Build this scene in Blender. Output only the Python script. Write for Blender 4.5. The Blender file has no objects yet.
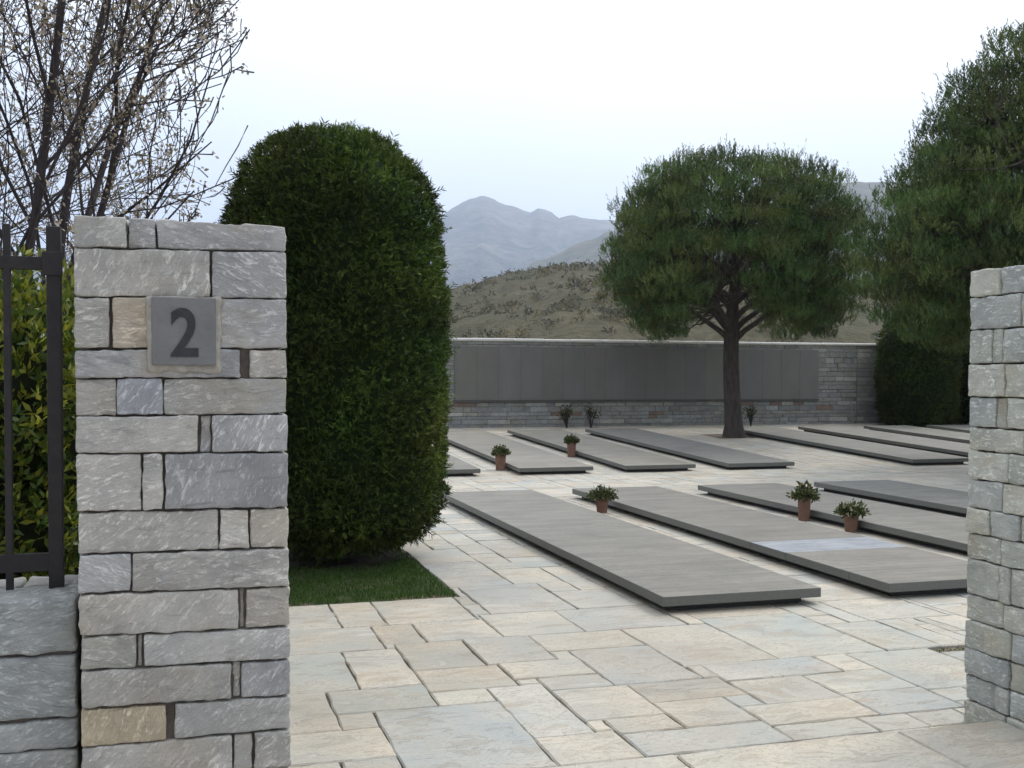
import bpy, math, random
import numpy as np
from mathutils import Matrix, Vector
random.seed(7); rng = np.random.default_rng(11)
S = bpy.context.scene; COL = S.collection
R = math.radians

# ---------------------------------------------------------------- camera, sky, sun, exposure
CAM = np.array([0, 0, 1.62]); FPX, PITCH, YAW, ROLL, CY = 1078.81, .028, .2887, .0034, 405.84
def cam_axes():
    fw = np.array([math.sin(YAW)*math.cos(PITCH), math.cos(YAW)*math.cos(PITCH), -math.sin(PITCH)])
    r = np.array([math.cos(YAW), -math.sin(YAW), 0.]); u = np.cross(r, fw)
    return r*math.cos(ROLL)+u*math.sin(ROLL), -r*math.sin(ROLL)+u*math.cos(ROLL), fw
RX, UX, FW = cam_axes()
cd = bpy.data.cameras.new('camera'); cam = bpy.data.objects.new('camera', cd); COL.objects.link(cam)
cam.matrix_world = Matrix(((RX[0], UX[0], -FW[0], CAM[0]), (RX[1], UX[1], -FW[1], CAM[1]), (RX[2], UX[2], -FW[2], CAM[2]), (0, 0, 0, 1)))
cd.sensor_width = 36; cd.lens = FPX/1024*36; cd.shift_y = (CY-384)/1024
cd.clip_start = .05; cd.clip_end = 60000
S.camera = cam

SUN_EL, SUN_AZ = 50, 62          # azimuth clockwise from +Y: sun behind cloud, ahead and to the right
W = bpy.data.worlds.new('World'); S.world = W; W.use_nodes = True
nt = W.node_tree; nt.nodes.clear()
out = nt.nodes.new('ShaderNodeOutputWorld')
sky = nt.nodes.new('ShaderNodeTexSky'); sky.sky_type = 'NISHITA'; sky.sun_disc = False
sky.sun_elevation = R(SUN_EL); sky.sun_rotation = R(SUN_AZ); sky.dust_density = 3; sky.air_density = 1
bg = nt.nodes.new('ShaderNodeBackground'); bg.inputs[1].default_value = .12
nt.links.new(sky.outputs[0], bg.inputs[0])
# overcast layer: brighter round the hidden sun, faint lumps
geo = nt.nodes.new('ShaderNodeTexCoord')
dot = nt.nodes.new('ShaderNodeVectorMath'); dot.operation = 'DOT_PRODUCT'
sd = (math.sin(R(SUN_AZ-28))*math.cos(R(SUN_EL)), math.cos(R(SUN_AZ-28))*math.cos(R(SUN_EL)), math.sin(R(SUN_EL)))
nt.links.new(geo.outputs['Generated'], dot.inputs[0]); dot.inputs[1].default_value = sd
nz = nt.nodes.new('ShaderNodeTexNoise'); nz.inputs['Scale'].default_value = 1.6; nz.inputs['Detail'].default_value = 4
nt.links.new(geo.outputs['Generated'], nz.inputs['Vector'])
ma = nt.nodes.new('ShaderNodeMath'); ma.operation = 'MULTIPLY_ADD'; ma.inputs[1].default_value = .24
nt.links.new(nz.outputs[0], ma.inputs[0]); nt.links.new(dot.outputs['Value'], ma.inputs[2])
rmp = nt.nodes.new('ShaderNodeValToRGB'); e = rmp.color_ramp.elements
e[0].position = .2; e[0].color = (.47, .465, .465, 1); e[1].position = 1.0; e[1].color = (1.04, 1.04, 1.04, 1)
k = e.new(.62); k.color = (.63, .675, .79, 1); k = e.new(.80); k.color = (.82, .87, .96, 1)
nt.links.new(ma.outputs[0], rmp.inputs[0])
bg2 = nt.nodes.new('ShaderNodeBackground'); bg2.inputs[1].default_value = 1.0
nt.links.new(rmp.outputs[0], bg2.inputs[0])
sz = nt.nodes.new('ShaderNodeSeparateXYZ'); nt.links.new(geo.outputs['Generated'], sz.inputs[0])
zr = nt.nodes.new('ShaderNodeMapRange'); zr.inputs[1].default_value = .12; zr.inputs[2].default_value = .85; zr.inputs[3].default_value = 1.0; zr.inputs[4].default_value = 2.4
nt.links.new(sz.outputs[2], zr.inputs[0]); nt.links.new(zr.outputs[0], bg2.inputs[1])      # an overcast sky is brightest overhead
mx = nt.nodes.new('ShaderNodeMixShader'); mx.inputs[0].default_value = .86
nt.links.new(bg.outputs[0], mx.inputs[1]); nt.links.new(bg2.outputs[0], mx.inputs[2]); nt.links.new(mx.outputs[0], out.inputs[0])

sl = bpy.data.lights.new('sun', 'SUN'); sl.energy = 1.4; sl.angle = R(16); sl.color = (1, .95, .88)
so = bpy.data.objects.new('sun', sl); COL.objects.link(so)
sv = Vector((math.sin(R(SUN_AZ))*math.cos(R(SUN_EL)), math.cos(R(SUN_AZ))*math.cos(R(SUN_EL)), math.sin(R(SUN_EL))))
so.rotation_euler = sv.to_track_quat('Z', 'Y').to_euler()
S.view_settings.view_transform = 'Standard'; S.view_settings.look = 'None'
S.view_settings.exposure = 0.3; S.view_settings.gamma = 1
S.cycles.max_bounces = 6; S.cycles.diffuse_bounces = 3; S.cycles.volume_bounces = 1

# ---------------------------------------------------------------- helpers
def ray(x, y): return FW + RX*(x-512)/FPX - UX*(y-CY)/FPX
SLOPE, Y0 = .0359, 16.735
def gz(y): return np.maximum(0, SLOPE*(np.asarray(y, float)-Y0))       # the yard rises gently towards the back wall
def on_plane_z(x, y, z=0.):
    d = ray(x, y); return CAM + d*(z-CAM[2])/d[2]
def on_ground(x, y):
    P = on_plane_z(x, y)
    d = ray(x, y)
    for _ in range(20): P = CAM + d*(float(gz(P[1]))-CAM[2])/d[2]
    return P
def on_y(x, y, Y): d = ray(x, y); return CAM + d*Y/d[1]
def on_x(x, y, X): d = ray(x, y); return CAM + d*X/d[0]

def _h(i, j, k):
    n = (i*374761393 + j*668265263 + k*1274126177) & 0xffffffff
    n = ((n ^ (n >> 13))*1274126177) & 0xffffffff
    return ((n ^ (n >> 16)) & 0xffff)/65535.
def vnoise(P):
    P = np.asarray(P, float); I = np.floor(P).astype(np.int64); F = P-I; F = F*F*(3-2*F); r = 0
    for a in (0, 1):
        for b in (0, 1):
            for c in (0, 1):
                w = (F[:, 0] if a else 1-F[:, 0])*(F[:, 1] if b else 1-F[:, 1])*(F[:, 2] if c else 1-F[:, 2])
                r = r + w*_h(I[:, 0]+a, I[:, 1]+b, I[:, 2]+c)
    return r*2-1
def fbm(P, o=4):
    P = np.asarray(P, float); r = 0; a = 1.
    for k in range(o): r = r + a*vnoise(P*2**k+17.3*k); a *= .5
    return r

class MB:
    def __init__(s): s.v = []; s.f = []; s.mi = []; s.n = 0; s.tint = []; s.sid = []
    def add(s, V, F, tint=(1, 1, 1), sid=0., mi=0):
        V = np.asarray(V, float).reshape(-1, 3)
        s.v.append(V); t = np.asarray(tint, float)
        s.tint.append(np.broadcast_to(t, (len(V), 3)) if t.ndim == 1 else t)
        s.sid.append(np.full(len(V), sid) if np.isscalar(sid) else np.asarray(sid))
        if isinstance(F, np.ndarray): s.f.append(F+s.n); s.mi.append(np.full(len(F), mi))
        else:
            for q in F: s.f.append(np.array([q])+s.n); s.mi.append(np.array([mi]))
        s.n += len(V)
    def build(s, name, mats, parent=None, smooth=False):
        V = np.concatenate(s.v); me = bpy.data.meshes.new(name)
        cnt = np.concatenate([np.full(len(a), a.shape[1]) for a in s.f]); idx = np.concatenate([a.ravel() for a in s.f])
        me.vertices.add(len(V)); me.vertices.foreach_set('co', V.astype(np.float32).ravel())
        me.loops.add(len(idx)); me.loops.foreach_set('vertex_index', idx.astype(np.int32))
        me.polygons.add(len(cnt)); st = np.concatenate([[0], np.cumsum(cnt)[:-1]])
        me.polygons.foreach_set('loop_start', st.astype(np.int32)); me.polygons.foreach_set('loop_total', cnt.astype(np.int32))
        me.polygons.foreach_set('material_index', np.concatenate(s.mi).astype(np.int32))
        me.polygons.foreach_set('use_smooth', np.full(len(cnt), smooth))
        me.update(calc_edges=True)
        ca = me.color_attributes.new('tint', 'FLOAT_COLOR', 'POINT')
        T = np.concatenate(s.tint); ca.data.foreach_set('color', np.c_[T, np.ones(len(T))].astype(np.float32).ravel())
        a = me.attributes.new('sid', 'FLOAT', 'POINT'); a.data.foreach_set('value', np.concatenate(s.sid).astype(np.float32))
        for m in (mats if isinstance(mats, (list, tuple)) else [mats]): me.materials.append(m)
        me.validate()
        o = bpy.data.objects.new(name, me); COL.objects.link(o)
        if parent: o.parent = parent
        return o

BOXF = np.array([[0, 3, 2, 1], [4, 5, 6, 7], [0, 1, 5, 4], [1, 2, 6, 5], [2, 3, 7, 6], [3, 0, 4, 7]])
def box(mb, lo, hi, bev=0., **kw):
    lo = np.array(lo, float); hi = np.array(hi, float)
    if bev <= 0:
        V = [[(lo, hi)[a][0], (lo, hi)[b][1], (lo, hi)[c][2]] for c in (0, 1) for a, b in ((0, 0), (1, 0), (1, 1), (0, 1))]
        mb.add(V, BOXF, **kw)
    else: rbox(mb, lo, hi, bev, n=(3, 3, 3), amp=0, exact=True, **kw)
def rbox(mb, lo, hi, r, n=(6, 6, 6), amp=.0, freq=20., warp=None, seed=0., exact=False, **kw):
    """rounded box made of six grids; noise pushes the faces about; warp(P) reshapes it"""
    lo = np.array(lo, float); hi = np.array(hi, float); r = min(r, *(hi-lo)*.45)
    def ax(i):
        m = max(1, n[i]); inner = np.linspace(lo[i]+r, hi[i]-r, m+1)
        return np.concatenate([[lo[i], lo[i]+r*.35], inner, [hi[i]-r*.35, hi[i]]])
    A = [ax(0), ax(1), ax(2)]
    for d in range(3):
        u, v = [(1, 2), (2, 0), (0, 1)][d]
        U, Vv = np.meshgrid(A[u], A[v], indexing='ij'); nu, nv = U.shape
        for sgn in (0, 1):
            P = np.zeros((U.size, 3)); P[:, u] = U.ravel(); P[:, v] = Vv.ravel(); P[:, d] = (lo, hi)[sgn][d]
            I = np.clip(P, lo+r, hi-r); D = P-I; L = np.linalg.norm(D, axis=1, keepdims=True); L[L == 0] = 1
            N = D/L; Q = I+N*r
            if amp: Q = Q + N*(amp*(fbm(Q*freq+seed, 3))[:, None]) + amp*.5*np.c_[vnoise(Q*freq*.35+seed), vnoise(Q*freq*.35+seed+9), vnoise(Q*freq*.35+seed+31)]
            if warp: Q = warp(Q)
            i, j = np.meshgrid(np.arange(nu-1), np.arange(nv-1), indexing='ij'); a = (i*nv+j).ravel()
            F = np.c_[a, a+nv, a+nv+1, a+1]
            if sgn == 0: F = F[:, ::-1]
            mb.add(Q, F, **kw)
def tube(mb, P, rad, n=6, **kw):
    P = np.asarray(P, float); m = len(P); rad = np.broadcast_to(rad, (m,))
    T = np.gradient(P, axis=0); T /= np.linalg.norm(T, axis=1, keepdims=True)+1e-9
    ref = np.where(np.abs(T[:, 2:3]) > .9, [[1., 0, 0]], [[0, 0, 1.]])
    A = np.cross(T, ref); A /= np.linalg.norm(A, axis=1, keepdims=True)+1e-9; B = np.cross(T, A)
    th = np.arange(n)/n*2*math.pi
    V = P[:, None]+rad[:, None, None]*(A[:, None]*np.cos(th)[None, :, None]+B[:, None]*np.sin(th)[None, :, None])
    i, j = np.meshgrid(np.arange(m-1), np.arange(n), indexing='ij'); j2 = (j+1) % n
    F = np.c_[(i*n+j).ravel(), (i*n+j2).ravel(), ((i+1)*n+j2).ravel(), ((i+1)*n+j).ravel()]
    mb.add(V.reshape(-1, 3), F, **kw)
def kites(mb, P, D, ln, wd, nrm=None, tint=None, sid=0.):
    """flat pointed leaves: base P, direction D, length, width"""
    m = len(P); D = D/(np.linalg.norm(D, axis=1, keepdims=True)+1e-9)
    q = rng.normal(size=(m, 3)) if nrm is None else nrm
    Sd = np.cross(D, q); Sd /= np.linalg.norm(Sd, axis=1, keepdims=True)+1e-9
    ln = np.broadcast_to(ln, (m,))[:, None]; wd = np.broadcast_to(wd, (m,))[:, None]
    V = np.stack([P, P+D*ln*.45+Sd*wd*.5, P+D*ln, P+D*ln*.45-Sd*wd*.5], 1).reshape(-1, 3)
    F = np.arange(m*4).reshape(m, 4)
    t = np.ones((m, 3)) if tint is None else np.broadcast_to(tint, (m, 3))
    mb.add(V, F, tint=np.repeat(t, 4, 0), sid=np.repeat(rng.random(m), 4))

def tag(o, label, cat, group=None):
    o['label'] = label; o['category'] = cat; o['kind'] = 'thing'
    if group: o['group'] = group
    return o
def empty(name, loc, label, cat, group=None):
    o = bpy.data.objects.new(name, None); COL.objects.link(o); o.location = loc; o.empty_display_size = .2
    return tag(o, label, cat, group)
def adopt(child, parent):
    child.parent = parent; child.matrix_parent_inverse = Matrix.Translation(-Vector(parent.location)); return child
def struct(o): o['kind'] = 'structure'; return o
def stuff(o): o['kind'] = 'stuff'; return o

# ---------------------------------------------------------------- materials
class NT:
    def __init__(s, name):
        s.m = bpy.data.materials.new(name); s.m.use_nodes = True; s.t = s.m.node_tree; s.t.nodes.clear()
        s.o = s.n('ShaderNodeOutputMaterial'); s.b = s.n('ShaderNodeBsdfPrincipled'); s.l(s.b.outputs[0], s.o.inputs[0])
    def n(s, t, **kw):
        q = s.t.nodes.new(t)
        for k, v in kw.items(): setattr(q, k, v)
        return q
    def l(s, a, b): s.t.links.new(a, b)
    def val(s, sock, v):
        if hasattr(v, 'is_linked'): s.l(v, sock)
        else: sock.default_value = v
    def attr(s, name, sock='Color'): q = s.n('ShaderNodeAttribute', attribute_name=name); return q.outputs[sock]
    def coord(s, scale=(1, 1, 1), rot=(0, 0, 0)):
        c = s.n('ShaderNodeTexCoord'); m = s.n('ShaderNodeMapping'); m.inputs['Scale'].default_value = scale; m.inputs['Rotation'].default_value = rot
        s.l(c.outputs['Object'], m.inputs[0]); return m.outputs[0]
    def noise(s, vec, scale, detail=5, rough=.6, w=None, dist=0):
        q = s.n('ShaderNodeTexNoise'); q.inputs['Scale'].default_value = scale; q.inputs['Detail'].default_value = detail
        q.inputs['Roughness'].default_value = rough; q.inputs['Distortion'].default_value = dist; s.l(vec, q.inputs['Vector'])
        if w is not None: q.noise_dimensions = '4D'; s.l(w, q.inputs['W'])
        return q.outputs[0]
    def ramp(s, fac, *stops):
        q = s.n('ShaderNodeValToRGB'); e = q.color_ramp.elements
        while len(e) < len(stops): e.new(.5)
        for el, (p, c) in zip(e, stops): el.position = p; el.color = (c, c, c, 1) if np.isscalar(c) else (*c, 1)
        s.l(fac, q.inputs[0]); return q.outputs[0]
    def mix(s, a, b, fac, mode='MIX'):
        q = s.n('ShaderNodeMix', data_type='RGBA', blend_type=mode)
        for sock, v in ((q.inputs[0], fac), (q.inputs[6], a), (q.inputs[7], b)):
            if isinstance(v, tuple): v = (*v, 1)
            s.val(sock, v)
        return q.outputs[2]
    def math(s, op, a, b=0., c=0.):
        q = s.n('ShaderNodeMath', operation=op)
        for i, v in enumerate((a, b, c)): s.val(q.inputs[i], v)
        return q.outputs[0]
    def bump(s, h, strength=.5, dist=.01):
        q = s.n('ShaderNodeBump'); q.inputs['Strength'].default_value = strength; q.inputs['Distance'].default_value = dist
        s.l(h, q.inputs['Height']); s.l(q.outputs[0], s.b.inputs['Normal'])
    def fin(s, col, rough=.8, spec=.3):
        if isinstance(col, tuple): col = (*col, 1)
        s.val(s.b.inputs['Base Color'], col); s.val(s.b.inputs['Roughness'], rough); s.b.inputs['Specular IOR Level'].default_value = spec
        return s.m

def m_wallstone():
    s = NT('chiselled_stone'); sid = s.attr('sid', 'Fac'); w = s.math('MULTIPLY', sid, 37.)
    c = s.coord((1, 1, 1))
    def turned(base, spread, scale):          # every stone was split along its own grain
        v = s.n('ShaderNodeVectorRotate', rotation_type='Y_AXIS'); s.l(c, v.inputs['Vector'])
        s.l(s.math('MULTIPLY_ADD', s.math('FRACT', s.math('MULTIPLY', sid, 7.31)), spread, base), v.inputs['Angle'])
        m = s.n('ShaderNodeMapping'); m.inputs['Scale'].default_value = scale; s.l(v.outputs[0], m.inputs[0]); return m.outputs[0]
    cd_ = turned(-.5, 1.7, (15, 15, 44)); cs = turned(-.4, .5, (5, 5, 40))
    big = s.noise(c, 5, 5, .6, w); ch = s.noise(cd_, 1.6, 5, .72, w, .9); st = s.noise(cs, 1.3, 5, .6, w)
    fine = s.noise(c, 130, 4, .7); mid = s.noise(c, 34, 5, .7, w)
    col = s.mix((.315, .312, .305), (.53, .51, .47), s.ramp(big, (.3, 0.), (.7, 1.)))
    amt = s.math('MULTIPLY', s.ramp(s.noise(c, 3.1, 3, .5, s.math('ADD', w, 11.)), (.34, .2), (.58, .95)), s.ramp(ch, (.52, 0.), (.64, 1.)))
    col = s.mix(col, (.80, .78, .74), amt)
    col = s.mix(col, (.40, .33, .235), s.math('MULTIPLY', s.ramp(s.noise(c, 3.2, 4, .6, s.math('ADD', w, 5.)), (.52, 0.), (.74, 1.)), .6))
    col = s.mix(col, (.17, .175, .185), s.math('MULTIPLY', s.ramp(st, (.57, 0.), (.72, 1.)), .5))
    col = s.mix(col, (.12, .12, .12), s.math('MULTIPLY', s.ramp(mid, (.60, 0.), (.72, 1.)), .4))
    col = s.mix(col, (.10, .10, .11), s.math('MULTIPLY', s.ramp(fine, (.60, 0.), (.74, 1.)), .4))
    col = s.mix(col, s.attr('tint'), 1., 'MULTIPLY')
    h = s.math('MULTIPLY_ADD', ch, 1.0, s.math('MULTIPLY_ADD', fine, .25, s.math('MULTIPLY_ADD', mid, .6, s.math('MULTIPLY', big, .5))))
    s.bump(h, .9, .014); return s.fin(col, .86, .25)
def m_paving():
    s = NT('flagstone'); w = s.math('MULTIPLY', s.attr('sid', 'Fac'), 53.)
    c = s.coord(); lam = s.noise(s.coord((1.2, 3.0, 1.2)), 1.9, 8, .70, w, 1.1); big = s.noise(c, 1.7, 4, .55, w)
    fine = s.noise(c, 70, 5, .72); spk = s.noise(c, 240, 2, .6)
    base = s.mix((.33, .338, .312), (.455, .417, .345), s.ramp(big, (.36, 0.), (.62, 1.)))
    base = s.mix(base, s.attr('tint'), 1., 'MULTIPLY')
    base = s.mix(base, (.27, .215, .15), s.math('MULTIPLY', s.ramp(lam, (.53, 0.), (.64, 1.)), .62))
    base = s.mix(base, (.56, .54, .49), s.math('MULTIPLY', s.ramp(lam, (.28, 1.), (.42, 0.)), .45))
    base = s.mix(base, (.17, .15, .12), s.math('MULTIPLY', s.ramp(fine, (.56, 0.), (.72, 1.)), .42))
    base = s.mix(base, (.15, .14, .12), s.math('MULTIPLY', s.ramp(s.noise(c, 14, 7, .78, w), (.60, 0.), (.72, 1.)), .55))
    base = s.mix(base, (.15, .12, .09), s.math('MULTIPLY', s.math('MULTIPLY', s.ramp(lam, (.475, 0.), (.487, 1.), (.499, 0.)), s.ramp(big, (.40, 0.), (.55, 1.))), .75))
    world = s.noise(c, .55, 5, .6)
    base = s.mix(base, (.30, .255, .19), s.math('MULTIPLY', s.ramp(world, (.46, 0.), (.66, 1.)), .48))
    steps = s.ramp(lam, (.40, 0.), (.415, .45), (.55, .5), (.565, 1.))
    s.bump(s.math('MULTIPLY_ADD', fine, .25, s.math('MULTIPLY_ADD', spk, .08, s.math('MULTIPLY_ADD', steps, .6, lam))), .7, .009)
    return s.fin(base, s.ramp(fine, (.3, .5), (.7, .72)), .42)
def m_granite():
    s = NT('grave_granite'); c = s.coord(); w = s.math('MULTIPLY', s.attr('sid', 'Fac'), 29.)
    grain = s.noise(c, 330, 3, .7); big = s.noise(s.coord((1.3, 2.2, 1)), 1.1, 6, .66, w, .3)
    x = s.n('ShaderNodeSeparateXYZ'); s.l(s.coord(), x.inputs[0])
    # engraved name lines: rows across the slab, broken into words
    row = s.math('FRACT', s.math('MULTIPLY', x.outputs[1], 9.))
    rowm = s.ramp(row, (.30, 0.), (.36, 1.), (.62, 1.), (.68, 0.))
    words = s.ramp(s.noise(s.coord((15, 9, 1)), 1., 3, .6, w), (.44, 0.), (.50, 1.))
    lett = s.ramp(s.noise(s.coord((95, 30, 1)), 1., 2, .5), (.42, 0.), (.56, 1.))
    ins = s.math('MULTIPLY', s.math('MULTIPLY', rowm, words), lett)
    nrm = s.n('ShaderNodeNewGeometry'); z = s.n('ShaderNodeSeparateXYZ'); s.l(nrm.outputs['True Normal'], z.inputs[0])
    ins = s.math('MULTIPLY', ins, s.math('GREATER_THAN', z.outputs[2], .8))
    ins = s.math('MULTIPLY', ins, s.ramp(s.noise(s.coord((.8, 1.6, 1)), 1.3, 3, .5, w), (.35, .25), (.6, 1.)))
    blk = s.noise(s.coord((1.3, 3.6, 1)), 1., 5, .62, w, .4)
    col = s.mix((.128, .125, .111), (.192, .186, .163), s.ramp(big, (.3, 0.), (.7, 1.)))
    rw = s.math('SINE', s.math('MULTIPLY', x.outputs[1], 21.))
    rwm = s.math('MULTIPLY', s.ramp(rw, (.35, 0.), (.75, 1.)), s.ramp(s.noise(s.coord((2.2, .9, 1)), 1.4, 4, .6, w), (.42, 0.), (.56, 1.)))
    col = s.mix(col, (.29, .28, .25), s.math('MULTIPLY', rwm, .22))
    col = s.mix(col, (.28, .265, .235), s.math('MULTIPLY', s.ramp(blk, (.50, 0.), (.60, 1.)), .2))
    col = s.mix(col, (.10, .097, .088), s.math('MULTIPLY', s.ramp(blk, (.38, 1.), (.46, 0.)), .26))
    col = s.mix(col, (.34, .33, .30), s.math('MULTIPLY', s.ramp(grain, (.56, 0.), (.72, 1.)), .5))
    col = s.mix(col, (.07, .07, .07), s.math('MULTIPLY', s.ramp(grain, (.28, 1.), (.42, 0.)), .5))
    col = s.mix(col, s.attr('tint'), 1., 'MULTIPLY')
    col = s.mix(col, (.075, .072, .066), s.math('MULTIPLY', ins, .55))
    s.bump(s.math('SUBTRACT', s.math('MULTIPLY', grain, .3), ins), .3, .003)
    return s.fin(col, .62, .35)
def m_simple(name, a, b, scale=8., rough=.8, spec=.3, bump=.3, bd=.005, stretch=(1, 1, 1), tint=False, metal=0.):
    s = NT(name); c = s.coord(stretch); n1 = s.noise(c, scale, 6, .65); n2 = s.noise(c, scale*9, 4, .6)
    col = s.mix(a, b, s.ramp(s.math('MULTIPLY_ADD', n2, .35, s.math('MULTIPLY', n1, .75)), (.36, 0.), (.72, 1.)))
    if tint: col = s.mix(col, s.attr('tint'), 1., 'MULTIPLY')
    s.bump(s.math('MULTIPLY_ADD', n2, .4, n1), bump, bd); s.b.inputs['Metallic'].default_value = metal
    return s.fin(col, rough, spec)
def m_leaf(name, a, b, trans=.25, rough=.55, spec=.3):
    s = NT(name); col = s.mix(a, b, s.attr('sid', 'Fac')); col = s.mix(col, s.attr('tint'), 1., 'MULTIPLY')
    s.fin(col, rough, spec)
    t = s.n('ShaderNodeBsdfTranslucent'); s.l(col, t.inputs[0]); m = s.n('ShaderNodeMixShader'); m.inputs[0].default_value = trans
    s.l(s.b.outputs[0], m.inputs[1]); s.l(t.outputs[0], m.inputs[2]); s.l(m.outputs[0], s.o.inputs[0]); return s.m
def m_hill(name, stops, scale, bump=.6, bd=2.):
    s = NT(name); c = s.coord(); n1 = s.noise(c, scale, 9, .68); n2 = s.noise(c, scale*6, 6, .7); n3 = s.noise(c, scale*.22, 4, .5)
    v = s.math('MULTIPLY_ADD', n2, .6, s.math('MULTIPLY_ADD', n1, .5, s.math('MULTIPLY', n3, .3)))
    col = s.ramp(v, *stops); s.bump(v, bump, bd); return s.fin(col, .95, .1)

M = dict(
    stone=m_wallstone(), paving=m_paving(), granite=m_granite(),
    joint=m_simple('dark_joint', (.06, .05, .042), (.17, .145, .12), 20),
    mortar=m_simple('pale_mortar', (.27, .25, .215), (.42, .39, .335), 40, bump=.6),
    wallmortar=m_simple('wall_mortar', (.11, .105, .095), (.2, .19, .17), 12),
    bed=m_simple('sandy_joint', (.06, .045, .033), (.19, .15, .108), 6, bump=.5),
    edge=m_simple('shaded_granite_edge', (.10, .102, .09), (.15, .152, .135), 60, .5, .4, .15, .002),  # darker granite for the slab sides: their shade is put into the colour
    plinth=m_simple('plinth_stone', (.05, .048, .045), (.08, .075, .07), 20),
    wet=m_simple('pale_veined_panel', (.105, .113, .13), (.35, .37, .39), 4, .45, .4, .1, .003, (1.1, 6, 1)),
    panel=m_simple('dull_bronze', (.145, .142, .131), (.178, .174, .16), 2.2, .55, .35, .05, .002, (1, 1, .5), True),
    plaque=m_simple('slate_plaque', (.145, .146, .146), (.195, .193, .188), 14, .75, .3, .25, .002),
    numeral=m_simple('dark_numeral', (.035, .036, .04), (.055, .056, .06), 30, .8, .2),
    iron=m_simple('black_iron', (.018, .017, .018), (.036, .031, .03), 30, .55, .4, .25, .002, metal=.3),
    coping=m_simple('coping_stone', (.62, .61, .57), (.76, .74, .70), 5),
    bark=m_simple('pine_bark', (.038, .033, .03), (.115, .098, .085), 14, .95, .15, 1., .02, (1, 1, .25)),
    greybark=m_simple('grey_bark', (.03, .026, .03), (.075, .063, .062), 18, .95, .15, .8, .01, (1, 1, .3)),
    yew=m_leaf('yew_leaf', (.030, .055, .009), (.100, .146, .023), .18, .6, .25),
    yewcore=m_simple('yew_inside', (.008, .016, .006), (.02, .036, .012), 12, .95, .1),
    pine=m_leaf('pine_needle', (.036, .076, .022), (.105, .158, .044), .22, .5, .3),
    laurel=m_leaf('shrub_leaf', (.10, .145, .018), (.30, .31, .045), .3, .4, .45),
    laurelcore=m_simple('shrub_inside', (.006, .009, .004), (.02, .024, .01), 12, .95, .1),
    bud=m_leaf('opening_blossom', (.20, .17, .07), (.55, .47, .42), .3, .7, .2),
    grass=m_leaf('lawn_blade', (.028, .066, .012), (.085, .15, .03), .25, .6, .2),
    soil=m_simple('lawn_soil', (.02, .034, .010), (.05, .058, .02), 9),
    bare=m_simple('bare_soil', (.035, .024, .014), (.09, .06, .035), 14, bump=.7),
    terra=m_simple('terracotta', (.15, .085, .06), (.235, .14, .10), 9, .85, .2),
    pot_leaf=m_leaf('pot_plant_leaf', (.035, .06, .018), (.12, .135, .045), .25),
    petal=m_leaf('dry_pale_petal', (.45, .38, .28), (.62, .55, .42), .25),
    rose=m_leaf('bush_leaf', (.03, .045, .018), (.09, .075, .035), .2),
    exterior=m_simple('exterior_gravel', (.30, .285, .25), (.46, .43, .38), 30, bump=.6),
    earth=m_hill('valley_ground', ((.3, (.07, .075, .04)), (.7, (.16, .14, .09))), .02),
    hill=m_hill('dry_scrub_hill', ((.50, (.03, .034, .018)), (.60, (.072, .07, .036)), (.70, (.10, .09, .05)), (.86, (.145, .13, .08))), .07, 1., 4.),
    wood=m_hill('wooded_slope', ((.5, (.03, .04, .03)), (.65, (.07, .08, .055)), (.8, (.14, .12, .09))), .004, .8, 12.),
    scrub=m_leaf('scrub_leaf', (.082, .078, .042), (.15, .134, .08), .2, .8, .1),
    rock=m_hill('far_mountain', ((.5, (.04, .05, .045)), (.65, (.085, .088, .08)), (.8, (.19, .175, .155))), .0022, .8, 25.),
)

# ---------------------------------------------------------------- far land: hills, valley, mountains (azimuth as seen from the gate)
def az_of(px): return YAW + math.atan((px-512)/FPX)
def el_of(px, py):
    d = ray(px, py); return d[2]/math.hypot(d[0], d[1])
def ridge(name, mat, pts, dist, depth, rough, nfreq, nu=260, nv=60, base=-3., a0=None, a1=None, seed=0.):
    """a ridge whose crest stands `dist` metres away, with flanks `depth` metres deep on both sides"""
    A = np.array([az_of(p[0]) for p in pts]); Z = np.array([el_of(*p)*dist+CAM[2] for p in pts])
    az = np.linspace(A[0], A[-1], nu); crest = np.interp(az, A, Z)+dist*.0014*fbm(np.c_[az*90, az*0, az*0+seed], 4)
    t = np.linspace(-1, .6, nv)
    AZ, T = np.meshgrid(az, t, indexing='ij'); C = crest[:, None]
    wob = depth*.25*fbm(np.c_[az*dist/depth*1.5, az*0, az*0+seed], 3)[:, None]
    rr = dist+T*depth+wob*(1-np.abs(T))*0
    sh = np.cos(np.clip(np.abs(T), 0, 1)*math.pi/2)**1.25
    X = np.sin(AZ)*rr; Yv = np.cos(AZ)*rr
    N = fbm(np.c_[(X*nfreq).ravel(), (Yv*nfreq).ravel(), np.full(X.size, seed)], 6).reshape(X.shape)
    Cr = np.where(T < 0, CAM[2]+(C-CAM[2])*rr/dist, C)
    Zz = base+(Cr-base)*sh + rough*N*(1-np.minimum(1, sh*1.06)**2*.93)*np.minimum(1, sh*5) + rough*.13*N
    V = np.stack([X, Yv, Zz], -1).reshape(-1, 3); i, j = np.meshgrid(np.arange(nu-1), np.arange(nv-1), indexing='ij'); a = (i*nv+j).ravel()
    global LASTV; LASTV = V
    mb = MB(); mb.add(V, np.c_[a, a+1, a+nv+1, a+nv][:, ::-1]); return struct(mb.build(name, mat, smooth=True))
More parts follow.
